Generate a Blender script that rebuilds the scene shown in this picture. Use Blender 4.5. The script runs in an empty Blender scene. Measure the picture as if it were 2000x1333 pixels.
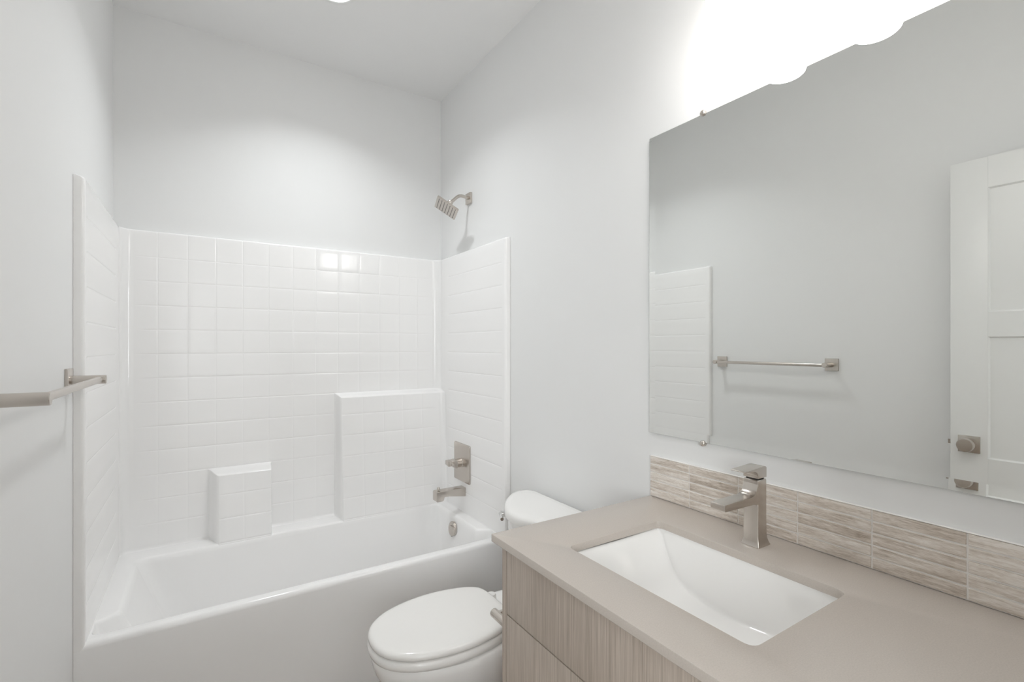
import bpy, bmesh, math, random
from mathutils import Vector, Matrix
random.seed(7)
PI = math.pi
scene = bpy.context.scene
COL = scene.collection

# ------------------------------------------------------------------ camera, world, exposure
W, TUB, CEIL, FRONT = 1.524, -0.7733, 2.79, -2.72     # room: x 0..W, y FRONT..0, z 0..CEIL
cam_data = bpy.data.cameras.new('camera')
cam_data.sensor_fit = 'HORIZONTAL'
cam_data.sensor_width = 36.0
cam_data.lens = 946.07 * 36.0 / 2000.0
cam_data.shift_y = 10.1 / 2000.0
cam_data.clip_start = 0.01
cam = bpy.data.objects.new('camera', cam_data)
COL.objects.link(cam)
cam.location = (0.3175, -2.6683, 1.3276)
cam.rotation_euler = (PI / 2, 0, -math.radians(32.68))
scene.camera = cam

world = bpy.data.worlds.new('world')
scene.world = world
world.use_nodes = True
world.node_tree.nodes['Background'].inputs[0].default_value = (0.9, 0.95, 1.0, 1)
world.node_tree.nodes['Background'].inputs[1].default_value = 0.3

vs = scene.view_settings
vs.view_transform = 'Standard'
vs.look = 'None'
vs.gamma = 1.0
vs.use_curve_mapping = False
vs.exposure = 1.82
scene.cycles.max_bounces = 14
scene.cycles.diffuse_bounces = 10
scene.cycles.glossy_bounces = 6
scene.cycles.sample_clamp_indirect = 6.0
scene.cycles.use_denoising = True
SHADE_POWER = 4.15
LENS_GLOW = 3.0
# added fill light at an invented window in the unseen hall behind the camera
hall_fill = bpy.data.lights.new('added_hall_fill', 'AREA')
hall_fill.shape = 'RECTANGLE'; hall_fill.size = 1.0; hall_fill.size_y = 1.4
hall_fill.energy = 18.0; hall_fill.color = (0.95, 0.98, 1.0)
so = bpy.data.objects.new('added_hall_fill', hall_fill); COL.objects.link(so)
so.location = (-0.64, -4.45, 1.55); so.rotation_euler = (PI / 2, 0, -PI / 2)

# ------------------------------------------------------------------ materials
def mat(name, color, rough=0.5, metal=0.0, spec=0.5, coat=0.0):
    m = bpy.data.materials.new(name)
    m.use_nodes = True
    b = m.node_tree.nodes['Principled BSDF']
    b.inputs['Base Color'].default_value = (*color, 1)
    b.inputs['Roughness'].default_value = rough
    b.inputs['Metallic'].default_value = metal
    b.inputs['Specular IOR Level'].default_value = spec
    b.inputs['Coat Weight'].default_value = coat
    return m

def nodes(m):
    return m.node_tree.nodes, m.node_tree.links, m.node_tree.nodes['Principled BSDF']

def add_noise(m, scale, detail=3.0, stretch=(1, 1, 1), rough=0.5):
    n, l, b = nodes(m)
    tc = n.new('ShaderNodeTexCoord')
    mp = n.new('ShaderNodeMapping')
    mp.inputs['Scale'].default_value = stretch
    l.new(tc.outputs['Object'], mp.inputs[0])
    t = n.new('ShaderNodeTexNoise')
    t.inputs['Scale'].default_value = scale
    t.inputs['Detail'].default_value = detail
    t.inputs['Roughness'].default_value = rough
    l.new(mp.outputs[0], t.inputs['Vector'])
    return t

def ramp(m, src, stops):
    n, l, b = nodes(m)
    r = n.new('ShaderNodeValToRGB')
    while len(r.color_ramp.elements) < len(stops):
        r.color_ramp.elements.new(0.5)
    for e, (p, c) in zip(r.color_ramp.elements, stops):
        e.position = p
        e.color = (*c, 1)
    l.new(src, r.inputs[0])
    return r

def bump(m, src, strength, dist):
    n, l, b = nodes(m)
    bp = n.new('ShaderNodeBump')
    bp.inputs['Strength'].default_value = strength
    bp.inputs['Distance'].default_value = dist
    l.new(src, bp.inputs['Height'])
    l.new(bp.outputs[0], b.inputs['Normal'])

M = {}
M['wall'] = mat('wall_paint', (0.803, 0.807, 0.805), 0.62, spec=0.3)
t = add_noise(M['wall'], 9, 5)
bump(M['wall'], t.outputs[0], 0.10, 0.006)
M['ceiling'] = mat('ceiling_paint', (0.84, 0.842, 0.842), 0.8, spec=0.2)
t = add_noise(M['ceiling'], 12, 4)
bump(M['ceiling'], t.outputs[0], 0.08, 0.005)
M['acrylic'] = mat('white_acrylic', (0.90, 0.896, 0.892), 0.13, spec=0.5)
M['porcelain'] = mat('white_porcelain', (0.90, 0.893, 0.88), 0.07, spec=0.5)
M['seat'] = mat('white_seat_plastic', (0.85, 0.84, 0.82), 0.16)
M['trim'] = mat('white_trim_paint', (0.80, 0.805, 0.795), 0.35)
M['nickel'] = mat('brushed_nickel', (0.60, 0.555, 0.51), 0.27, 1.0)
M['chrome'] = mat('polished_chrome', (0.80, 0.80, 0.80), 0.08, 1.0)
M['dark'] = mat('dark_gap', (0.03, 0.027, 0.024), 0.7)
M['mirror'] = mat('mirror_silver', (0.855, 0.865, 0.85), 0.0, 1.0)
M['glassedge'] = mat('mirror_glass_edge', (0.25, 0.31, 0.29), 0.2)
M['grout'] = mat('light_grout', (0.86, 0.84, 0.815), 0.8)
M['rubber'] = mat('grey_rubber_nozzle', (0.05, 0.05, 0.05), 0.6)

# quartz counter: fine speckle
M['quartz'] = mat('taupe_quartz', (0.42, 0.37, 0.33), 0.24)
t = add_noise(M['quartz'], 420, 2)
r_ = ramp(M['quartz'], t.outputs[0], [(0.28, (0.505, 0.458, 0.413)), (0.5, (0.53, 0.48, 0.433)), (0.74, (0.555, 0.503, 0.455))])
M['quartz'].node_tree.links.new(r_.outputs[0], nodes(M['quartz'])[2].inputs['Base Color'])

# vanity laminate: vertical grain
M['wood'] = mat('grey_brown_laminate', (0.3, 0.25, 0.21), 0.45)
n, l, b = nodes(M['wood'])
t1 = add_noise(M['wood'], 10, 4, (1, 1, 0.10))
t2 = add_noise(M['wood'], 330, 4, (1, 1, 0.02), 0.65)
mx = n.new('ShaderNodeMath'); mx.operation = 'MULTIPLY_ADD'; mx.inputs[1].default_value = 0.32
l.new(t1.outputs[0], mx.inputs[0])
m2 = n.new('ShaderNodeMath'); m2.operation = 'MULTIPLY'; m2.inputs[1].default_value = 0.68
l.new(t2.outputs[0], m2.inputs[0]); l.new(m2.outputs[0], mx.inputs[2])
r_ = ramp(M['wood'], mx.outputs[0], [(0.38, (0.355, 0.298, 0.248)), (0.5, (0.455, 0.39, 0.332)), (0.62, (0.545, 0.475, 0.412))])
l.new(r_.outputs[0], b.inputs['Base Color'])
bump(M['wood'], t2.outputs[0], 0.15, 0.001)

# travertine-look mosaic tile: horizontal veins, each tile its own tone
M['stone'] = mat('travertine_tile', (0.45, 0.4, 0.35), 0.32)
n, l, b = nodes(M['stone'])
geo = n.new('ShaderNodeNewGeometry')
tc = n.new('ShaderNodeTexCoord')
mp = n.new('ShaderNodeMapping'); mp.inputs['Scale'].default_value = (1, 1.0, 11.0)
sc_ = n.new('ShaderNodeVectorMath'); sc_.operation = 'SCALE'
cmb = n.new('ShaderNodeCombineXYZ')
for i in range(3):
    l.new(geo.outputs['Random Per Island'], cmb.inputs[i])
l.new(cmb.outputs[0], sc_.inputs[0]); sc_.inputs['Scale'].default_value = 37.0
ad = n.new('ShaderNodeVectorMath'); ad.operation = 'ADD'
l.new(tc.outputs['Object'], mp.inputs[0]); l.new(mp.outputs[0], ad.inputs[0]); l.new(sc_.outputs[0], ad.inputs[1])
ns = n.new('ShaderNodeTexNoise'); ns.inputs['Scale'].default_value = 10; ns.inputs['Detail'].default_value = 7; ns.inputs['Roughness'].default_value = 0.68
ns.inputs['Distortion'].default_value = 0.35
l.new(ad.outputs[0], ns.inputs['Vector'])
ns2 = n.new('ShaderNodeTexNoise'); ns2.inputs['Scale'].default_value = 90; ns2.inputs['Detail'].default_value = 3
l.new(ad.outputs[0], ns2.inputs['Vector'])
mA = n.new('ShaderNodeMath'); mA.operation = 'MULTIPLY_ADD'; mA.inputs[1].default_value = 0.12; mA.inputs[2].default_value = -0.06
l.new(geo.outputs['Random Per Island'], mA.inputs[0])
mB = n.new('ShaderNodeMath'); mB.operation = 'MULTIPLY_ADD'; mB.inputs[1].default_value = 0.35
l.new(ns2.outputs[0], mB.inputs[0]); l.new(mA.outputs[0], mB.inputs[2])
mC = n.new('ShaderNodeMath'); mC.operation = 'MULTIPLY_ADD'; mC.inputs[1].default_value = 0.75
l.new(ns.outputs[0], mC.inputs[0]); l.new(mB.outputs[0], mC.inputs[2])
r_ = ramp(M['stone'], mC.outputs[0], [(0.36, (0.33, 0.265, 0.205)), (0.47, (0.54, 0.47, 0.405)), (0.56, (0.68, 0.615, 0.55)), (0.68, (0.83, 0.785, 0.735))])
l.new(r_.outputs[0], b.inputs['Base Color'])
bump(M['stone'], ns2.outputs[0], 0.2, 0.001)

# floor: grey oak vinyl planks
M['floor'] = mat('vinyl_plank', (0.4, 0.35, 0.3), 0.4)
n, l, b = nodes(M['floor'])
br = n.new('ShaderNodeTexBrick'); tc = n.new('ShaderNodeTexCoord'); l.new(tc.outputs['Object'], br.inputs[0])
br.inputs['Color1'].default_value = (0.40, 0.34, 0.29, 1); br.inputs['Color2'].default_value = (0.33, 0.28, 0.235, 1)
br.inputs['Mortar'].default_value = (0.12, 0.1, 0.08, 1); br.inputs['Scale'].default_value = 1.0
br.inputs['Brick Width'].default_value = 1.2; br.inputs['Row Height'].default_value = 0.18; br.inputs['Mortar Size'].default_value = 0.002
l.new(br.outputs[0], b.inputs['Base Color'])

def emit(name, color, strength):
    m = bpy.data.materials.new(name); m.use_nodes = True
    n = m.node_tree.nodes; n.clear()
    o = n.new('ShaderNodeOutputMaterial'); e = n.new('ShaderNodeEmission')
    e.inputs[0].default_value = (*color, 1); e.inputs[1].default_value = strength
    m.node_tree.links.new(e.outputs[0], o.inputs[0])
    return m
M['shade'] = emit('lit_frosted_glass', (1.0, 0.975, 0.945), SHADE_POWER)
M['lens'] = emit('lit_downlight_lens', (0.97, 0.985, 1.0), LENS_GLOW)

# ------------------------------------------------------------------ helpers
def obj(name, bm, material, parent=None, smooth=True, angle=35):
    me = bpy.data.meshes.new(name)
    bmesh.ops.recalc_face_normals(bm, faces=bm.faces[:])
    bm.to_mesh(me); bm.free()
    for m in (material if isinstance(material, (list, tuple)) else [material]):
        me.materials.append(m)
    if smooth:
        me.polygons.foreach_set('use_smooth', [True] * len(me.polygons))
        me.set_sharp_from_angle(angle=math.radians(angle))
    o = bpy.data.objects.new(name, me)
    COL.objects.link(o)
    if parent is not None:
        o.parent = parent
        root = parent
        off = Vector(parent.location)
        while root.parent is not None:
            root = root.parent
            off += Vector(root.location)
        me.transform(Matrix.Translation(-off))
    return o

def thing(name, label, cat, loc=(0, 0, 0), group=None):
    o = bpy.data.objects.new(name, None)
    o.empty_display_size = 0.05
    COL.objects.link(o)
    o.location = loc
    o['label'] = label; o['category'] = cat
    if group: o['group'] = group
    return o

def tag(o, label, cat, group=None):
    o['label'] = label; o['category'] = cat
    if group: o['group'] = group
    return o

def recenter(o):
    """put a single mesh thing's origin at its own base"""
    vs_ = [v.co for v in o.data.vertices]
    c = Vector(((min(v.x for v in vs_) + max(v.x for v in vs_)) / 2, (min(v.y for v in vs_) + max(v.y for v in vs_)) / 2, min(v.z for v in vs_)))
    o.data.transform(Matrix.Translation(-c)); o.location = c
    return o

def struct(name, bm, m, smooth=False, parent=None):
    o = obj(name, bm, m, parent, smooth)
    if parent is None:
        o['kind'] = 'structure'
    return o

def box(bm, x0, x1, y0, y1, z0, z1, bev=0.0, seg=2, mi=0):
    tmp = bmesh.new()
    vs_ = [tmp.verts.new((x, y, z)) for x in (x0, x1) for y in (y0, y1) for z in (z0, z1)]
    for q in ((0, 1, 3, 2), (4, 6, 7, 5), (0, 4, 5, 1), (2, 3, 7, 6), (0, 2, 6, 4), (1, 5, 7, 3)):
        tmp.faces.new([vs_[i] for i in q])
    bmesh.ops.recalc_face_normals(tmp, faces=tmp.faces[:])
    if bev > 0:
        bmesh.ops.bevel(tmp, geom=tmp.edges[:], offset=bev, segments=seg, profile=0.6, affect='EDGES', clamp_overlap=True)
    merge(bm, tmp, mi)
    return bm

def merge(bm, tmp, mi=0):
    mp_ = {}
    for v in tmp.verts: mp_[v] = bm.verts.new(v.co)
    for f in tmp.faces:
        try:
            nf = bm.faces.new([mp_[v] for v in f.verts]); nf.material_index = mi
        except ValueError: pass
    tmp.free()

def loft(bm, rings, closed=True, cap0=True, cap1=True, mi=0):
    R = [[bm.verts.new(p) for p in r] for r in rings]
    n_ = len(R[0])
    for a, c in zip(R, R[1:]):
        for i in range(n_ if closed else n_ - 1):
            j = (i + 1) % n_
            f = bm.faces.new((a[i], a[j], c[j], c[i])); f.material_index = mi
    if cap0: bm.faces.new(R[0]).material_index = mi
    if cap1: bm.faces.new(list(reversed(R[-1]))).material_index = mi
    return R

def frame(axis):
    a = Vector(axis).normalized()
    u = a.orthogonal().normalized()
    return a, u, a.cross(u)

def lathe(bm, origin, axis, prof, seg=40, cap=True, mi=0):
    """prof: list of (distance along axis, radius)"""
    a, u, v = frame(axis); o = Vector(origin)
    rings = [[o + a * d + (u * math.cos(2 * PI * i / seg) + v * math.sin(2 * PI * i / seg)) * max(r, 1e-5) for i in range(seg)] for d, r in prof]
    loft(bm, rings, True, cap, cap, mi)
    return bm

def cyl(bm, p0, p1, r, ch=0.0, seg=32):
    p0, p1 = Vector(p0), Vector(p1); L = (p1 - p0).length
    pr = [(0, r - ch), (ch, r), (L - ch, r), (L, r - ch)] if ch else [(0, r), (L, r)]
    return lathe(bm, p0, p1 - p0, pr, seg)

def tube(bm, pts, r, seg=20):
    pts = [Vector(p) for p in pts]
    rings = []; t0 = (pts[1] - pts[0]).normalized(); u = t0.orthogonal().normalized()
    for i, p in enumerate(pts):
        t_ = (pts[min(i + 1, len(pts) - 1)] - pts[max(i - 1, 0)]).normalized()
        u = (u - t_ * u.dot(t_)).normalized(); v = t_.cross(u)
        rr = r[i] if isinstance(r, (list, tuple)) else r
        rings.append([p + (u * math.cos(2 * PI * k / seg) + v * math.sin(2 * PI * k / seg)) * rr for k in range(seg)])
    loft(bm, rings)
    return bm

def prism(bm, poly, mapper, d0, d1, bev=0.0, seg=2):
    """poly: 2D points; mapper(a, b, d) -> 3D"""
    tmp = bmesh.new()
    A = [tmp.verts.new(mapper(a, b_, d0)) for a, b_ in poly]
    B = [tmp.verts.new(mapper(a, b_, d1)) for a, b_ in poly]
    tmp.faces.new(A); tmp.faces.new(list(reversed(B)))
    k = len(poly)
    for i in range(k):
        j = (i + 1) % k
        tmp.faces.new((A[i], B[i], B[j], A[j]))
    bmesh.ops.recalc_face_normals(tmp, faces=tmp.faces[:])
    if bev:
        ed = [e for e in tmp.edges if len(e.link_faces) == 2 and e.calc_face_angle(0) > 0.6]
        bmesh.ops.bevel(tmp, geom=ed, offset=bev, segments=seg, profile=0.6, affect='EDGES', clamp_overlap=True)
    merge(bm, tmp)
    return bm

def roundpoly(pts, radii, k=6):
    """2D polygon with rounded corners, k+1 points per corner"""
    out = []; n_ = len(pts)
    for i in range(n_):
        p = Vector(pts[i]); a = Vector(pts[i - 1]) - p; c = Vector(pts[(i + 1) % n_]) - p
        la, lc = a.length, c.length; a.normalize(); c.normalize()
        ang = a.angle(c); r = radii[i] if isinstance(radii, (list, tuple)) else radii
        d = min(r / max(math.tan(ang / 2), 1e-4), la * 0.49, lc * 0.49)
        q0, q1 = p + a * d, p + c * d
        for j in range(k + 1):
            s = j / k
            out.append(tuple(q0 * (1 - s) ** 2 + p * (2 * s * (1 - s)) + q1 * s * s))
    return out

def catmull(pts, k=6):
    out = []; n_ = len(pts)
    for i in range(n_):
        p0, p1, p2, p3 = (Vector(pts[(i + d) % n_]) for d in (-1, 0, 1, 2))
        for j in range(k):
            t_ = j / k
            out.append(tuple(0.5 * ((2 * p1) + (p2 - p0) * t_ + (2 * p0 - 5 * p1 + 4 * p2 - p3) * t_ ** 2 + (3 * p1 - p0 - 3 * p2 + p3) * t_ ** 3)))
    return out

def inset(poly, d):
    """shrink a closed 2D outline by d along its normals"""
    n_ = len(poly)
    if d > .013:
        q = inset(poly, .012)
        cx_ = (max(p[0] for p in q) + min(p[0] for p in q)) / 2; cy_ = (max(p[1] for p in q) + min(p[1] for p in q)) / 2
        hm = min(max(p[0] for p in q) - min(p[0] for p in q), max(p[1] for p in q) - min(p[1] for p in q)) / 2
        k_ = 1 - (d - .012) / hm
        return [(cx_ + (x - cx_) * k_, cy_ + (y - cy_) * k_) for x, y in q]
    area = sum(poly[i][0] * poly[(i + 1) % n_][1] - poly[(i + 1) % n_][0] * poly[i][1] for i in range(n_))
    s = 1 if area > 0 else -1
    out = []
    for i in range(n_):
        a = Vector(poly[i - 1]); c = Vector(poly[(i + 1) % n_]); t_ = (c - a)
        if t_.length < 1e-9: out.append(poly[i]); continue
        t_.normalize()
        out.append((poly[i][0] - s * t_.y * d, poly[i][1] + s * t_.x * d))
    return out

def sstep(a, b_, x):
    t_ = min(max((x - a) / (b_ - a), 0.0), 1.0)
    return t_ * t_ * (3 - 2 * t_)

def gridcoords(lo, hi, step, specials):
    """uniform coordinates plus (centre, offsets) fine lines"""
    s = {round(lo, 5), round(hi, 5)}
    k = int((hi - lo) / step)
    for i in range(k + 1): s.add(round(lo + (hi - lo) * i / max(k, 1), 5))
    for c, offs in specials:
        for o in offs:
            if lo <= c + o <= hi: s.add(round(c + o, 5))
    s = sorted(s)
    out = [s[0]]
    for v in s[1:]:
        if v - out[-1] > 0.0006: out.append(v)
    return out

def heightfield(bm, S, Z, fn):
    V = [[bm.verts.new(fn(s, z)) for z in Z] for s in S]
    for i in range(len(S) - 1):
        for j in range(len(Z) - 1):
            bm.faces.new((V[i][j], V[i + 1][j], V[i + 1][j + 1], V[i][j + 1]))

# ------------------------------------------------------------------ the room
HALL = -5.0
T = 0.12
DX0, DX1, DTOP = 0.085, 0.895, 2.09       # doorway opening in the front wall
struct('floor', box(bmesh.new(), -T - .6, W + T + .6, HALL - T, T, -0.1, 0), M['floor'])
struct('ceiling', box(bmesh.new(), -T - .6, W + T + .6, HALL - T, T, CEIL, CEIL + 0.1), M['ceiling'])
struct('wall_left', box(bmesh.new(), -T, 0, FRONT, T, 0, CEIL), M['wall'])
struct('wall_right', box(bmesh.new(), W, W + T, FRONT, T, 0, CEIL), M['wall'])
struct('wall_back', box(bmesh.new(), 0, W, 0, T, 0, CEIL), M['wall'])
bm = bmesh.new()
box(bm, -T - .6, DX0, FRONT - T, FRONT, 0, CEIL)
box(bm, DX1, W + T + .6, FRONT - T, FRONT, 0, CEIL)
box(bm, DX0, DX1, FRONT - T, FRONT, DTOP, CEIL)
struct('wall_front', bm, M['wall'])
struct('wall_hall_far', box(bmesh.new(), -.6, W + .6, HALL - T, HALL, 0, CEIL), M['wall'])
WY0, WY1, WZ0, WZ1 = -4.95, -3.95, .85, 2.25
bm = bmesh.new()
box(bm, -.6 - T, -.6, HALL - T, WY0, 0, CEIL); box(bm, -.6 - T, -.6, WY1, FRONT - T, 0, CEIL)
box(bm, -.6 - T, -.6, WY0, WY1, 0, WZ0); box(bm, -.6 - T, -.6, WY0, WY1, WZ1, CEIL)
struct('wall_hall_left', bm, M['wall'])
bm = bmesh.new()
for a in ((WY0, WY1, WZ0, WZ0 + .04), (WY0, WY1, WZ1 - .04, WZ1), (WY0, WY0 + .04, WZ0 + .04, WZ1 - .04), (WY1 - .04, WY1, WZ0 + .04, WZ1 - .04), (-4.47, -4.43, WZ0 + .04, WZ1 - .04)):
    box(bm, -.62, -.60, a[0], a[1], a[2], a[3], .003)
struct('added_window_1', bm, M['trim'])  # unseen window frame, added to give the hall fill light an opening
struct('wall_hall_right', box(bmesh.new(), W + .6, W + .6 + T, HALL - T, FRONT - T, 0, CEIL), M['wall'])
# door jamb lining and casing
bm = bmesh.new()
box(bm, DX0 - .001, DX0 + .018, FRONT - T - .002, FRONT + .002, 0, DTOP, .002)
box(bm, DX1 - .018, DX1 + .001, FRONT - T - .002, FRONT + .002, 0, DTOP, .002)
box(bm, DX0, DX1, FRONT - T - .002, FRONT + .002, DTOP - .018, DTOP + .001, .002)
box(bm, DX1 - .006, DX1 + .06, FRONT, FRONT + .014, 0, DTOP + .06, .002)
box(bm, DX0 - .06, DX1 - .0065, FRONT, FRONT + .014, DTOP - .006, DTOP + .06, .002)
struct('trim_1', bm, M['trim'], True)
struct('baseboard_left', box(bmesh.new(), 0, .013, FRONT + .02, TUB - .003, 0, .085, .003), M['trim'], True)
struct('baseboard_right', box(bmesh.new(), W - .013, W, -1.600, TUB - .003, 0, .085, .003), M['trim'], True)

# ------------------------------------------------------------------ door, opened back along the left wall
DF = 0.118; DY0, DY1 = -2.712, -1.963; DZ0, DZ1 = 0.012, 2.073; DB = DF - 0.035
door = thing('door_1', 'open white three-panel door standing along the left wall', 'door', (DB, DY0, DZ0))
door['kind'] = 'structure'
bm = bmesh.new()
box(bm, DB + .008, DF - .008, DY0 + .02, DY1 - .02, DZ0 + .02, DZ1 - .02)            # recessed panels' core
st = 0.113
for x0, x1 in ((DB, DF),):
    box(bm, x0, x1, DY0, DY0 + st, DZ0, DZ1, .0012)
    box(bm, x0, x1, DY1 - st, DY1, DZ0, DZ1, .0012)
    for z0, z1 in ((DZ0, 0.22), (0.774, 0.884), (1.365, 1.4615), (1.952, DZ1)):
        box(bm, x0, x1, DY0 + st, DY1 - st, z0, z1)
# small chamfer moulding around each panel
for z0, z1 in ((0.22, 0.774), (0.884, 1.365), (1.4615, 1.952)):
    for xs, xf in ((DF, DF - .0085), (DB, DB + .0085)):
        y0, y1 = DY0 + st, DY1 - st
        outer = [(y0, z0), (y1, z0), (y1, z1), (y0, z1)]
        inn = [(y0 + .006, z0 + .006), (y1 - .006, z0 + .006), (y1 - .006, z1 - .006), (y0 + .006, z1 - .006)]
        R0 = [bm.verts.new((xs, a, c)) for a, c in outer]; R1 = [bm.verts.new((xf, a, c)) for a, c in inn]
        for i in range(4):
            bm.faces.new((R0[i], R0[(i + 1) % 4], R1[(i + 1) % 4], R1[i]))
obj('door_leaf', bm, M['trim'], door, True, 20)
kz, ky = 0.934, -2.0215
for s, xf in ((1, DF), (-1, DB)):
    pl = obj('door_knob', lathe(bmesh.new(), (xf + s * .006, ky, kz), (s, 0, 0),
             [(0, .014), (.014, .012), (.022, .012), (.026, .022), (.032, .0265), (.050, .0265), (.0535, .0245), (.0538, .002), (.052, .0018)] if s > 0 else
             [(0, .014), (.014, .012), (.018, .012), (.022, .022), (.026, .0265), (.044, .0265), (.0475, .0245)], 48), M['nickel'], door)
    bm = bmesh.new(); box(bm, min(xf, xf + s * .0075), max(xf, xf + s * .0075), ky - .0335, ky + .0335, kz - .0335, kz + .0335, .0012)
    obj('rose', bm, M['nickel'], pl)
bm = bmesh.new(); prism(bm, [(0, -.007), (.004, -.007), (.011, .007), (0, .007)], lambda a, b_, d: (DB + .0175 + b_, DY1 + a, kz + d), -.0085, .0085)
obj('latch', bm, M['nickel'], door, False)
for z in (.25, 1.05, 1.85):
    bm = bmesh.new(); cyl(bm, (DF + .004, DY0 - .002, z - .045), (DF + .004, DY0 - .002, z + .045), .006, .001)
    obj('hinge', bm, M['nickel'], door)

# ------------------------------------------------------------------ one-piece tub and shower unit
XL, XR, YB, STOP, DECK = 0.027, 1.497, -0.030, 1.8336, 0.442
RF = 0.045
unit = thing('tub_shower_unit', 'white one-piece bathtub and shower surround with moulded tile grid and stepped ledges', 'bathtub', (W / 2, TUB / 2, 0))
GZ = [1.7185 - 0.1063 * k for k in range(13)]
GX = [0.156 + 0.1097 * k for k in range(12)]
GO = (-.0045, -.003, -.0015, 0, .0015, .003, .0045)
GD = 0.0009

def groove(v, lines):
    d = 0.0
    for g in lines:
        a = abs(v - g)
        if a < .0042: d = max(d, GD * 0.5 * (1 + math.cos(PI * a / .0042)))
    return d

def fillet(dx, r):
    if dx >= r: return 0.0
    dx = max(dx, 0.0)
    return r - math.sqrt(max(r * r - (r - dx) ** 2, 0.0))

def tower(x, z):
    """0..1 mask of the stepped lower part of the back wall"""
    t1 = min(sstep(.340, .386, x), 1 - sstep(.596, .607, x), 1 - sstep(.741, .761, z))
    t2 = min(sstep(.904, .926, x), 1 - sstep(1.060, 1.083, z))
    return max(t1, t2)

def back_depth(x, z):
    base = -YB
    front = .096 + (1.075 - z) * .064
    m_ = tower(x, z)
    h = base + (front - base) * m_
    e = min(x - XL, XR - x)
    h += fillet(e, RF * (1 - m_) + .028 * m_)
    if m_ < 0.03 or m_ > 0.97:
        if e > RF + .016:
            h -= max(groove(z, GZ), groove(x, GX) * (.35 + .65 * sstep(1.1, 1.6, z)))
    if z < DECK + .014 and m_ < .5:
        h += fillet(z - DECK, .014) * (1 - 2 * m_)
    return h

def top_round(h, z, r=.009):
    d = z - (STOP - r)
    if d <= 0: return h
    return h - r + math.sqrt(max(r * r - d * d, 0))

edge = (-.0001, -.001, -.002, -.0035, -.005, -.007, -.009)
Zc = gridcoords(.36, STOP, .03, [(g, GO) for g in GZ] + [(STOP, edge), (DECK, (0, .001, .002, .004, .006, .009, .012, .015)),
     (.751, [-.012 + .002 * i for i in range(13)]), (1.0715, [-.013 + .002 * i for i in range(14)])])
fine = [0, .0003, .001, .002, .004, .007, .010, .014, .019, .025, .032, .039, .046]
Xc = gridcoords(XL, XR, .03, [(g, GO) for g in GX] + [(XL, fine), (XR, [-f for f in fine]),
     (.363, [-.025 + .0035 * i for i in range(15)]), (.6015, [-.007 + .001 * i for i in range(15)]), (.915, [-.013 + .002 * i for i in range(14)])])
bm = bmesh.new()
heightfield(bm, Xc, Zc, lambda x, z: (x, -top_round(back_depth(x, z), z), z))
vt = [[bm.verts.new((x, y, STOP)) for y in (-top_round(back_depth(x, STOP), STOP), -.001)] for x in Xc]
for a, c in zip(vt, vt[1:]): bm.faces.new((a[0], c[0], c[1], a[1]))
bmesh.ops.remove_doubles(bm, verts=bm.verts[:], dist=1e-5)
obj('back_panel', bm, M['acrylic'], unit, True, 60)

def side_panel(sign):
    """sign +1: left wall (surface faces +x); -1: right wall"""
    wall = 0.0 if sign > 0 else W
    Zs = gridcoords(.30, STOP, .04, [(g, GO) for g in GZ[:12]] + [(STOP, edge)])
    yb = -.012
    Ys = gridcoords(TUB, yb, .04, [(TUB, [0, .0001, .001, .002, .0035, .005, .007, .010, .012, .02, .027, .03, .034, .04]), (-.16, [-.012, -.006, 0, .006, .012])])
    def depth(y, z):
        h = .027
        d = y - TUB
        r = .011
        if d < r: h = h - r + math.sqrt(max(r * r - (r - d) ** 2, 0))
        fade = sstep(TUB + .026, TUB + .036, y) * (1 - sstep(-.172, -.148, y))
        h -= groove(z, GZ[:12]) * fade
        return top_round(h, z, .011)
    b_ = bmesh.new()
    heightfield(b_, Ys, Zs, lambda y, z: (wall + sign * max(depth(y, z), .0004), y, z))
    # top and front returns to the wall
    A = [[b_.verts.new((wall + sign * max(h, .0004), y, STOP)) for h in (depth(y, STOP), 0)] for y in Ys]
    for p, q in zip(A, A[1:]): b_.faces.new((p[0], q[0], q[1], p[1]))
    B = [[b_.verts.new((wall + sign * max(h, .0004), TUB, z)) for h in (depth(TUB, z), 0)] for z in Zs]
    for p, q in zip(B, B[1:]): b_.faces.new((p[0], q[0], q[1], p[1]))
    bmesh.ops.remove_doubles(b_, verts=b_.verts[:], dist=1e-5)
    return obj('side_panel', b_, M['acrylic'], unit, True, 60)
side_panel(1); side_panel(-1)

# basin, deck and rim as one continuous surface
def outline(z, grow=0.0):
    s = (DECK - z)
    k = sstep(0.0, .16, s)                       # the front notches die out going down
    xl = .092 + s * .43; xr = 1.437 - s * .12
    yb = -.138 - s * .075; yf = -.722 + s * .07
    nl = .033 * (1 - k) + xl * k; nr = 1.491 * (1 - k) + xr * k
    g = grow
    pts = [(nl - g * .3, yf - g), (nr + g * .3, yf - g), (nr + g * .3, -.645 + g), (xr + g, -.605 + g), (xr + g, yb + g), (xl - g, yb + g), (xl - g, -.605 + g), (nl - g * .3, -.645 + g)]
    rad = [.03 + k * .05, .03 + k * .05, .02 + .02 * k, .03 + .02 * k, .055 + .3 * s, .045 + .2 * s, .03 + .02 * k, .02 + .02 * k]
    return roundpoly(pts, rad, 8)
outer = roundpoly([(.0015, -.7575), (W - .0015, -.7575), (W - .0015, -.645), (W - .0015, -.605), (W - .0015, -.002), (.0015, -.002), (.0015, -.605), (.0015, -.645)], .002, 8)
rings = [[(x, y, DECK) for x, y in outer]]
for dz, g in ((0, .012), (.0007, .0085), (.0025, .005), (.006, .002), (.011, .0)):
    rings.append([(x, y, DECK - dz) for x, y in outline(DECK - dz, g)])
for z in (.415, .39, .36, .33, .30, .26, .22, .18, .15):
    rings.append([(x, y, z) for x, y in outline(z)])
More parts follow.
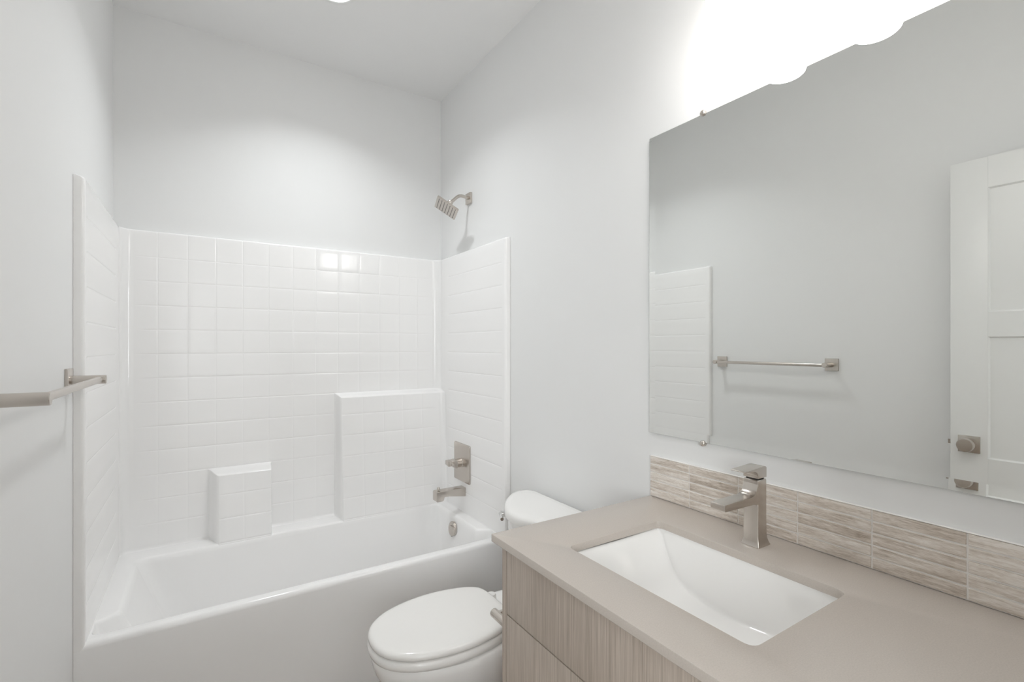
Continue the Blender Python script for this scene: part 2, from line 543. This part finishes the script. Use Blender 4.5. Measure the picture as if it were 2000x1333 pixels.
for z, g in ((.13, -.004), (.112, -.014), (.099, -.03), (.091, -.055), (.088, -.09), (.086, -.16)):
    rings.append([(x, y, z) for x, y in inset(outline(.15), -g)])
bm = bmesh.new()
loft(bm, rings, True, False, True)
obj('basin', bm, M['acrylic'], unit, True, 50)
# apron with rounded rim edge
prof = [(-.745, DECK - .004), (-.7572, DECK), (-.7615, DECK - .0006), (-.7655, DECK - .0026), (-.769, DECK - .006), (-.7718, DECK - .0115), (TUB, DECK - .019), (TUB - .0002, .30), (TUB, .10), (TUB, .0), (-.745, .0)]
bm = bmesh.new()
loft(bm, [[(x, y, z) for y, z in prof] for x in (.0004, .4, .8, 1.2, W - .0004)], True, True, True)
obj('apron', bm, M['acrylic'], unit, True, 40)

# ------------------------------------------------------------------ shower and tub fittings on the right end
SY = -0.352
# shower head on its arm
sh = thing('showerhead', 'square brushed nickel shower head on a bent arm high on the right wall', 'shower head', (W, -.37, 2.115))
bm = bmesh.new(); box(bm, W - .012, W, -.3985, -.3415, 2.0865, 2.1435, .002)
obj('wall_flange', bm, M['nickel'], sh)
pth = [(W - .010, -.37, 2.116), (1.49, -.37, 2.121), (1.476, -.37, 2.1225), (1.464, -.37, 2.1205), (1.452, -.37, 2.114), (1.440, -.37, 2.104), (1.415, -.37, 2.079)]
obj('arm', tube(bmesh.new(), pth, .0085, 24), M['nickel'], sh)
Rm = Matrix(((.783, .287, .552), (-.317, .948, -.043), (-.535, -.141, .833)))
c0 = Vector((1.385, -.37, 2.041))
H = .062
def hp(a, b_, d): return c0 + Rm @ Vector((a, b_, d))
bm = bmesh.new()
sq = roundpoly([(-H, -H), (H, -H), (H, H), (-H, H)], .004, 3)
rings = [[hp(a * k, b_ * k, d) for a, b_ in sq] for d, k in ((0, .985), (.0015, 1.0), (.008, 1.0), (.0105, .97))]
loft(bm, rings)
head = obj('spray_plate', bm, M['nickel'], sh, True, 30)
bm = bmesh.new()
lathe(bm, hp(0, 0, .009), Rm @ Vector((0, 0, 1)), [(0, .026), (.004, .024), (.010, .014), (.016, .0125), (.026, .0125), (.030, .015), (.037, .015), (.040, .010)], 32)
obj('swivel_joint', bm, M['nickel'], sh)
bm = bmesh.new()
for i in range(7):
    for j in range(8):
        lathe(bm, hp(-.048 + .016 * i, -.049 + .014 * j, .0005), Rm @ Vector((0, 0, -1)), [(0, .0024), (.002, .0019)], 8)
nz = obj('nozzle', bm, M['rubber'], head); nz['label'] = 'rows of dark rubber spray nozzles'

# valve
va = thing('shower_valve', 'brushed nickel shower valve plate and lever handle above the tub spout', 'shower valve', (XR, -.34, .706))
bm = bmesh.new()
pl = roundpoly([(-.432, .604), (-.25, .604), (-.25, .806), (-.432, .806)], .010, 5)
loft(bm, [[(x, y, z) for y, z in inset(pl, d)] for x, d in ((XR - .0003, 0), (XR - .005, 0), (XR - .0075, .0012), (XR - .0085, .004))])
obj('plate', bm, M['nickel'], va, True, 30)
bm = bmesh.new(); lathe(bm, (XR - .006, -.341, .705), (-1, 0, 0), [(0, .026), (.006, .0255), (.008, .0235), (.034, .0235), (.036, .022)], 40)
obj('hub', bm, M['nickel'], va)
bm = bmesh.new()
hx = XR - .042
rings = []
for x, hy, hz, cz, cy in ((hx, .0235, .0225, .705, -.341), (hx - .010, .0235, .0225, .705, -.341), (hx - .026, .018, .014, .711, -.338), (hx - .034, .017, .012, .713, -.337)):
    rings.append([(x, cy + a * hy, cz + c * hz) for a, c in roundpoly([(-1, -1), (1, -1), (1, 1), (-1, 1)], .25, 3)])
loft(bm, rings)
prism(bm, [(-.020, -.016), (.020, -.010), (.020, .012), (-.020, .012)], lambda a, b_, d: (hx - d, -.338 + a, .712 + b_), .030, .050, .002)
obj('lever', bm, M['nickel'], va, True, 30)

# tub spout
sp = thing('tub_spout', 'square brushed nickel tub spout below the shower valve', 'tub spout', (XR, SY, .53))
bm = bmesh.new()
poly = [(XR - .0003, .532), (XR - .0003, .5785), (1.337, .5785), (1.331, .576), (1.331, .530), (1.334, .5275), (1.366, .5275), (1.370, .531), (1.3745, .5455), (1.379, .5475), (1.40, .5465)]
prism(bm, poly, lambda a, b_, d: (a, d, b_), SY - .0255, SY + .0255, .0025)
obj('body', bm, M['nickel'], sp, True, 30)
bm = bmesh.new(); lathe(bm, (1.351, SY, .578), (0, 0, 1), [(0, .0035), (.006, .0035), (.0065, .0075), (.016, .0075), (.0175, .0065)], 24)
obj('diverter_knob', bm, M['nickel'], sp)

# overflow cover on the basin end
ov = thing('overflow_cover', 'round brushed nickel overflow cover inside the right end of the tub', 'overflow cover', (1.432, -.375, .375))
ax = Vector((-1, 0, .12)).normalized()
bm = bmesh.new(); lathe(bm, Vector((1.4262, -.375, .375)) , ax, [(0, .037), (.010, .037), (.0125, .0355), (.0135, .031), (.0138, .010)], 40)
obj('cap', bm, M['nickel'], ov)
bm = bmesh.new(); box(bm, 1.412, 1.4215, -.380, -.370, .3365, .3425, .001)
dk = obj('drain_slot', bm, M['dark'], ov)
bm = bmesh.new(); prism(bm, [(-.02, -.0055), (.02, -.0055), (.02, .0055), (-.02, .0055)], lambda a, b_, d: (1.4165 - d, -.392 + a, .389 + b_), -.002, .012, .002)
obj('trip_lever', bm, M['nickel'], ov)

# ------------------------------------------------------------------ towel bar on the left wall
tb = thing('towel_bar', 'brushed nickel towel bar with square wall plates on the left wall', 'towel bar', (0, -1.16, 1.205))
for y in (-.848, -1.466):
    bm = bmesh.new(); box(bm, 0, .009, y - .0315, y + .0315, 1.2015, 1.2645, .0012)
    obj('wall_plate', bm, M['nickel'], tb)
    bm = bmesh.new(); cyl(bm, (.006, y, 1.2315), (.086, y, 1.2315), .0125, .0012, 36)
    obj('post', bm, M['nickel'], tb)
bm = bmesh.new(); cyl(bm, (.072, -1.458, 1.2315), (.072, -.856, 1.2315), .0088, 0, 32)
obj('bar', bm, M['nickel'], tb)

# ------------------------------------------------------------------ toilet
TY = -1.19
to = thing('toilet', 'white two-piece toilet with closed elongated lid between the tub and the vanity', 'toilet', (1.2, TY, 0))
half = [(.752, 0), (.7595, .052), (.785, .098), (.835, .138), (.90, .162), (.97, .1735), (1.04, .173), (1.11, .160), (1.165, .138), (1.196, .108), (1.207, .06)]
full = half + [(1.208, 0)] + [(x, -d) for x, d in reversed(half[1:])]
LID = [(x, TY + y) for x, y in catmull(full, 5)]
def solid(outl, prof_):
    b_ = bmesh.new()
    loft(b_, [[(x, y, z) for x, y in inset(outl, d)] for z, d in prof_])
    return b_
obj('lid', solid(LID, [(.408, .006), (.4085, .002), (.411, 0), (.4175, .0002), (.4225, .002), (.4265, .006), (.4290, .012), (.4305, .022), (.432, .045), (.433, .09)]), M['seat'], to, True, 50)
obj('seat_ring', solid(LID, [(.3745, .010), (.375, .004), (.378, .0), (.386, -.0025), (.394, -.002), (.400, .0005), (.4035, .004), (.405, .012)]), M['seat'], to, True, 50)
def bowl_ring(z, xn, xb, hw):
    return [(xn + (x - .752) / (1.208 - .752) * (xb - xn), TY + (y - TY) / .1735 * hw, z) for x, y in LID]
bm = bmesh.new()
loft(bm, [bowl_ring(*a) for a in ((0, .97, 1.44, .118), (.012, .965, 1.445, .122), (.03, .972, 1.44, .118), (.10, .965, 1.43, .108), (.17, .915, 1.42, .112), (.23, .84, 1.40, .135), (.28, .79, 1.37, .158),
     (.32, .768, 1.33, .170), (.345, .762, 1.30, .174), (.362, .760, 1.27, .174), (.370, .764, 1.26, .170), (.3725, .775, 1.25, .160))])
obj('bowl', bm, M['porcelain'], to, True, 50)
bm = bmesh.new()
dk_ = roundpoly([(1.19, TY - .125), (1.50, TY - .11), (1.50, TY + .11), (1.19, TY + .125)], .03, 5)
loft(bm, [[(x, y, z) for x, y in inset(dk_, d)] for z, d in ((.26, .03), (.33, .004), (.350, 0), (.378, 0), (.386, .003), (.389, .009))])
obj('tank_deck', bm, M['porcelain'], to, True, 45)
for s in (-1, 1):
    bm = bmesh.new(); lathe(bm, (1.222, TY + s * .075, .386), (0, 0, 1), [(0, .019), (.018, .019), (.024, .016), (.026, .008)], 24)
    obj('hinge_cap', bm, M['seat'], to)
hl = [(1.513, .10), (1.513, .192), (1.500, .224), (1.462, .242), (1.415, .232), (1.362, .190), (1.318, .138), (1.285, .082), (1.270, .03)]
TL = [(x, TY + y) for x, y in catmull(hl + [(x, -d) for x, d in reversed(hl)], 4)]
bm = bmesh.new()
def tank_ring(z, k, cx=1.40):
    return [(cx + (x - cx) * k[0], TY + (y - TY) * k[1], z) for x, y in TL]
loft(bm, [tank_ring(*a) for a in ((.386, (.70, .74)), (.394, (.76, .79)), (.42, (.80, .83)), (.50, (.83, .86)), (.60, (.86, .89)), (.684, (.88, .91)))])
obj('tank', bm, M['porcelain'], to, True, 50)
obj('tank_lid', solid(TL, [(.683, .006), (.684, .001), (.687, 0), (.700, 0), (.707, .0015), (.7125, .005), (.7165, .011), (.719, .022), (.7205, .045), (.721, .08)]), M['porcelain'], to, True, 50)
# flush lever on the front of the tank, tub side
bm = bmesh.new()
lathe(bm, (1.318, -1.044, .668), (-.8, .6, 0), [(-.02, .011), (.010, .011), (.012, .009)], 24)
tube(bm, [(1.309, -1.036, .669), (1.302, -1.052, .669), (1.293, -1.073, .667), (1.286, -1.088, .665)], [.006, .0055, .006, .0065], 14)
fl = obj('flush_lever', bm, M['chrome'], to); fl['label'] = 'chrome flush lever'

# ------------------------------------------------------------------ vanity
VX0, VX1 = 0.9335, W - .0005      # countertop front edge, wall
VY1, VY0 = -1.6105, FRONT + .004
CT, CB = 0.8538, 0.8348
FX = 0.960
va_ = thing('vanity_cabinet', 'grey-brown wood grain vanity cabinet with flat handleless fronts under the countertop', 'cabinet', (1.24, (VY0 + VY1) / 2, 0))
bm = bmesh.new(); box(bm, FX, W - .001, VY1 - .028, VY1 - .0105, 0.0, CB - .0005, .0007)
obj('side_panel', bm, M['wood'], va_)
bm = bmesh.new(); box(bm, FX, W - .001, VY0 + .001, VY0 + .018, 0.0, CB - .0005, .0007)
obj('side_panel', bm, M['wood'], va_)
bm = bmesh.new()
box(bm, FX + .022, W - .001, VY0 + .018, VY1 - .028, .10, .118)
box(bm, W - .010, W - .001, VY0 + .018, VY1 - .028, .118, .66)
box(bm, FX + .021, FX + .036, VY0 + .018, VY1 - .028, .118, .80)
box(bm, FX + .021, FX + .055, VY0 + .018, VY1 - .028, .80, CB - .002)
obj('carcass', bm, M['dark'], va_, False)
bm = bmesh.new(); box(bm, FX + .06, FX + .075, VY0 + .018, VY1 - .028, 0, .10)
obj('toe_kick', bm, M['wood'], va_)
ya, ym, yz = VY1 - .0315, -2.385, VY0 + .021
for y1, y0, zs in ((ya, ym + .0015, ((.659, CB - .012), (.112, .656))), (ym - .0015, yz, ((.659, CB - .012), (.386, .656), (.112, .383)))):
    for z0, z1 in zs:
        bm = bmesh.new(); box(bm, FX, FX + .019, y0, y1, z0, z1, .0008)
        obj('drawer_front', bm, M['wood'], va_)

# countertop with a rounded rectangular cut-out
SX0, SX1, SYA, SYB = 1.0475, 1.3625, -1.7760, -2.2330
hole = roundpoly([(SX0, SYB), (SX1, SYB), (SX1, SYA), (SX0, SYA)], .020, 6)
outr = []
def to_edge(p):
    # project a hole point radially (per side) on the slab outline
    x, y = p
    return x, y
slab = [(VX0, VY0), (VX1, VY0), (VX1, VY1), (VX0, VY1)]
def slab_loop(e):
    c = [(VX0 + e, VY0 + e), (VX1 - e, VY0 + e), (VX1 - e, VY1 - e), (VX0 + e, VY1 - e)]
    return roundpoly(c, .0025, 6)
rings = [[(x, y, CB) for x, y in inset(hole, -.0008)], [(x, y, CB) for x, y in slab_loop(.0012)], [(x, y, CB + .0015) for x, y in slab_loop(0)], [(x, y, CT - .0018) for x, y in slab_loop(0)],
         [(x, y, CT - .0005) for x, y in slab_loop(.0006)], [(x, y, CT) for x, y in slab_loop(.002)], [(x, y, CT) for x, y in inset(hole, -.0018)], [(x, y, CT - .0006) for x, y in inset(hole, -.0005)],
         [(x, y, CT - .0018) for x, y in hole], [(x, y, CB + .001) for x, y in hole], [(x, y, CB) for x, y in inset(hole, -.0008)]]
bm = bmesh.new(); loft(bm, rings, True, False, False)
bmesh.ops.remove_doubles(bm, verts=bm.verts[:], dist=1e-6)
tag(recenter(obj('countertop', bm, M['quartz'], None, True, 30)), 'taupe quartz countertop with a rectangular sink cut-out on the vanity', 'countertop')

# undermount sink
sk = thing('sink', 'white rectangular undermount sink set below the taupe countertop', 'sink', ((SX0 + SX1) / 2, (SYA + SYB) / 2, .69))
ZP = [(0, .8335), (.004, .8318), (.010, .825), (.022, .806), (.040, .7745), (.060, .745), (.085, .7235), (.115, .7105), (.150, .7045), (.190, .7005), (.2245, .699)]
def prof_z(d):
    for (a, za), (c, zc) in zip(ZP, ZP[1:]):
        if d <= c: return za + (zc - za) * (d - a) / (c - a)
    return ZP[-1][1]
yc = (SYA + SYB) / 2; hl_ = (SYA - SYB) / 2 + .004
ds = [0, .002, .004, .007, .010, .016, .022, .03, .04, .05, .06, .072, .085, .10, .115, .132, .15, .17, .19, .21, hl_]
ys = [yc + hl_ - d for d in ds] + [yc - hl_ + d for d in reversed(ds[:-1])]
bm = bmesh.new()
x0, x1 = SX0 - .004, SX1 + .004
secs = []
for y in ys:
    zb = prof_z(min(hl_ - abs(y - yc), .2245)); hgt = .8345 - zb
    r = min(.010, hgt * .9); dr = .020 * min(hgt / .135, 1)
    # plan corner rounding
    dd = hl_ - abs(y - yc); cr = .022
    ins = cr - math.sqrt(max(cr * cr - (cr - dd) ** 2, 0)) if dd < cr else 0
    sec = [(x0 + ins, .8346), (x0 + ins + dr * .5, zb + r + (hgt - r) * .4), (x0 + ins + dr, zb + r)]
    for i in range(1, 7):
        a = PI / 2 * i / 6; sec.append((x0 + ins + dr + r * (1 - math.cos(a)), zb + r * (1 - math.sin(a))))
    mid = (x0 + x1) / 2
    L = sec + [(x0 + .08, zb - .001), (mid, zb - .002)] + [(2 * mid - x, z) for x, z in reversed(sec + [(x0 + .08, zb - .001)])]
    secs.append([(x, y, z) for x, z in L])
loft(bm, secs, False, False, False)
# flange under the counter
fl_in = roundpoly([(x0, SYB - .004), (x1, SYB - .004), (x1, SYA + .004), (x0, SYA + .004)], .022, 6)
loft(bm, [[(x, y, .8346) for x, y in fl_in], [(x, y, .8346) for x, y in inset(fl_in, -.016)], [(x, y, .826) for x, y in inset(fl_in, -.016)]], True, False, False)
obj('bowl', bm, M['porcelain'], sk, True, 60)
bm = bmesh.new(); lathe(bm, ((SX0 + SX1) / 2, yc, .6955), (0, 0, 1), [(0, .030), (.004, .030), (.0055, .028), (.005, .022), (.007, .020), (.0075, .004)], 36)
obj('drain', bm, M['nickel'], sk)

# faucet
FY = -2.0055
fc = thing('faucet', 'square brushed nickel single lever faucet behind the sink', 'faucet', (1.437, FY, CT))
bm = bmesh.new()
def sqr(cx, hx_, hy_, z, r=.003):
    return [(cx + a, FY + c, z) for a, c in roundpoly([(-hx_, -hy_), (hx_, -hy_), (hx_, hy_), (-hx_, hy_)], r, 3)]
cx = 1.4345
rings = [sqr(1.437, .0255, .0225, CT)]
for z, hx_, hy_, c_ in ((.8548, .0258, .0228, 1.437), (.858, .0240, .0218, 1.4365), (.863, .0218, .0206, 1.436), (.870, .0200, .0196, 1.4352), (.880, .0190, .0190, cx), (.90, .0186, .0186, cx), (.95, .0182, .0184, cx), (1.0095, .0180, .0184, cx), (1.0115, .0168, .0172, cx)):
    rings.append(sqr(c_, hx_, hy_, z))
loft(bm, rings)
obj('body', bm, M['nickel'], fc, True, 30)
bm = bmesh.new()
poly = [(1.430, .955), (1.4115, .9545), (1.405, .9575), (1.290, .9605), (1.2885, .962), (1.2885, .9745), (1.290, .976), (1.392, .9765), (1.402, .979), (1.409, .9845), (1.413, .992), (1.4160, 1.003), (1.430, 1.003)]
prism(bm, poly, lambda a, b_, d: (a, d, b_), FY - .0182, FY + .0182, .0012)
obj('spout', bm, M['nickel'], fc, True, 30)
bm = bmesh.new(); box(bm, 1.421, 1.448, FY - .014, FY + .014, 1.011, 1.016)
obj('gap_ring', bm, M['dark'], fc)
bm = bmesh.new()
poly = [(1.4525, 1.0155), (1.4525, 1.0385), (1.449, 1.0415), (1.440, 1.0420), (1.3665, 1.0388), (1.3650, 1.0375), (1.3665, 1.0358), (1.404, 1.0335), (1.412, 1.030), (1.4165, 1.0235), (1.4165, 1.0155)]
prism(bm, poly, lambda a, b_, d: (a, d, b_), FY - .0185, FY + .0185, .0012)
obj('lever_handle', bm, M['nickel'], fc, True, 30)

# backsplash of stacked stone strips (one piece of wall tiling)
bm = bmesh.new()
z0 = CT + .0002
box(bm, W - .0065, W - .0003, VY0 + .001, VY1, z0, z0 + .1248, .0008, 1, 1)
TW, TH = .1525, .02535
for r in range(5):
    y = VY1 - .001
    first = True
    while y > VY0 + .004:
        w_ = (.1463 if first else TW); first = False
        yb_ = max(y - w_, VY0 + .002)
        zz = z0 + r * TH
        box(bm, W - .0085, W - .002, yb_ + .0018, y - .0010, zz + .0020, zz + TH - .0010, .0016, 3, 0)
        y = y - w_
box(bm, W - .0088, W - .0003, VY0 + .001, VY1 + .0005, z0 + .1262, z0 + .1275, .0004, 1, 1)
tag(recenter(obj('backsplash', bm, [M['stone'], M['grout']], None, True, 30)), 'low backsplash of beige stone strip tiles along the wall behind the faucet', 'backsplash')

# ------------------------------------------------------------------ mirror
MY1, MY0, MZ0, MZ1 = -1.6075, -2.675, 1.0541, 1.987
mi_ = thing('mirror', 'large frameless mirror on the wall above the vanity', 'mirror', (W, (MY0 + MY1) / 2, MZ0))
bm = bmesh.new()
bw, drop = .0225, .0225 * math.tan(math.radians(2.95))
xf = W - .006
def mr(x, i, vary=0.0):
    # closed loop, the long sides in short steps; vary: bevel fall, weakest along the top edge
    y0, y1, z0, z1 = MY0 + i, MY1 - i, MZ0 + i, MZ1 - i
    N = 24
    p = [(y0, z0), (y1, z0)] + [(y1, z0 + (z1 - z0) * k / N) for k in range(1, N)] + [(y1, z1), (y0, z1)] + [(y0, z1 - (z1 - z0) * k / N) for k in range(1, N)]
    return [(x - vary * (1 - .85 * sstep(.55, 1, (z - z0) / (z1 - z0))), y, z) for y, z in p]
R = [[bm.verts.new(p) for p in r] for r in (mr(W - .0008, .0005), mr(xf, 0, drop), mr(xf, bw))]
for k, mi in ((0, 1), (1, 0)):
    for i in range(len(R[0])):
        j = (i + 1) % len(R[0])
        f = bm.faces.new((R[k][i], R[k][j], R[k + 1][j], R[k + 1][i])); f.material_index = mi
bm.faces.new(R[2]).material_index = 0
bm.faces.new(R[0]).material_index = 1
obj('mirror_glass', bm, [M['mirror'], M['glassedge']], mi_, False)
for y in (-1.803, -2.477):
    for z, s in ((MZ1, 1), (MZ0, -1)):
        bm = bmesh.new()
        lathe(bm, (W - .001, y, z + s * .003), (-1, 0, 0), [(0, .0082), (.0085, .0082), (.011, .0068), (.0125, .004)], 24)
        obj('clip', bm, M['nickel'], mi_)

# ------------------------------------------------------------------ vanity light: three frosted cylinder shades
vl = thing('vanity_light', 'vanity light with three glowing white glass cylinders above the mirror', 'wall light', (W, -2.175, 2.30))
bm = bmesh.new(); box(bm, W - .022, W - .0003, -2.235, -2.115, 2.255, 2.375, .004)
obj('back_plate', bm, M['nickel'], vl)
bm = bmesh.new(); box(bm, W - .064, W - .046, -2.44, -1.91, 2.306, 2.324, .002); box(bm, W - .05, W - .02, -2.19, -2.16, 2.30, 2.33, .002)
obj('cross_bar', bm, M['nickel'], vl)
LX = 1.390
for y in (-1.965, -2.175, -2.385):
    bm = bmesh.new(); tube(bm, [(W - .05, y, 2.315), (LX + .03, y, 2.315), (LX + .012, y, 2.310), (LX, y, 2.295), (LX, y, 2.262)], .008, 16)
    lathe(bm, (LX, y, 2.232), (0, 0, 1), [(0, .030), (.028, .030), (.034, .024), (.036, .010)], 32)
    obj('socket_arm', bm, M['nickel'], vl)
    bm = bmesh.new(); lathe(bm, (LX, y, 2.054), (0, 0, 1), [(0, .028), (.0006, .036), (.003, .043), (.0075, .0482), (.014, .0505), (.022, .051), (.175, .051), (.182, .047), (.184, .036)], 48)
    obj('glass_shade', bm, M['shade'], vl)

# ------------------------------------------------------------------ recessed ceiling light over the tub
rl = thing('recessed_light', 'round recessed ceiling light over the bathtub', 'ceiling light', (.775, -.612, CEIL))
bm = bmesh.new(); lathe(bm, (.775, -.612, CEIL + .0003), (0, 0, -1), [(0, .093), (.004, .092), (.006, .088), (.006, .076), (.0045, .073)], 56, False)
obj('trim_ring', bm, M['trim'], rl)
bm = bmesh.new(); lathe(bm, (.775, -.612, CEIL + .0003), (0, 0, -1), [(0, .0735), (.0045, .0735), (.0052, .06)], 56)
obj('lens', bm, M['lens'], rl)

dl = bpy.data.lights.new('recessed_light_beam', 'AREA')
dl.shape = 'DISK'; dl.size = 0.13; dl.energy = 1.52; dl.color = (0.95, 0.98, 1.0); dl.spread = math.radians(125)
do = bpy.data.objects.new('recessed_light_beam', dl); COL.objects.link(do)
do.parent = rl; do.location = (0, 0, -.008)

# ------------------------------------------------------------------ toilet paper holder on the vanity side
th = thing('toilet_paper_holder', 'brushed nickel toilet paper holder on the side of the vanity by the toilet', 'toilet paper holder', (.990, VY1 - .0105, .60))
ys_ = VY1 - .0105
bm = bmesh.new(); box(bm, .9655, 1.0145, ys_, ys_ + .008, .5755, .6245, .0012)
obj('wall_plate', bm, M['nickel'], th)
bm = bmesh.new(); cyl(bm, (.990, ys_ + .006, .60), (.990, ys_ + .094, .60), .0118, .0012, 32)
obj('post', bm, M['nickel'], th)
bm = bmesh.new(); cyl(bm, (.992, ys_ + .080, .60), (1.135, ys_ + .080, .60), .0075, .001, 24)
obj('arm', bm, M['nickel'], th)
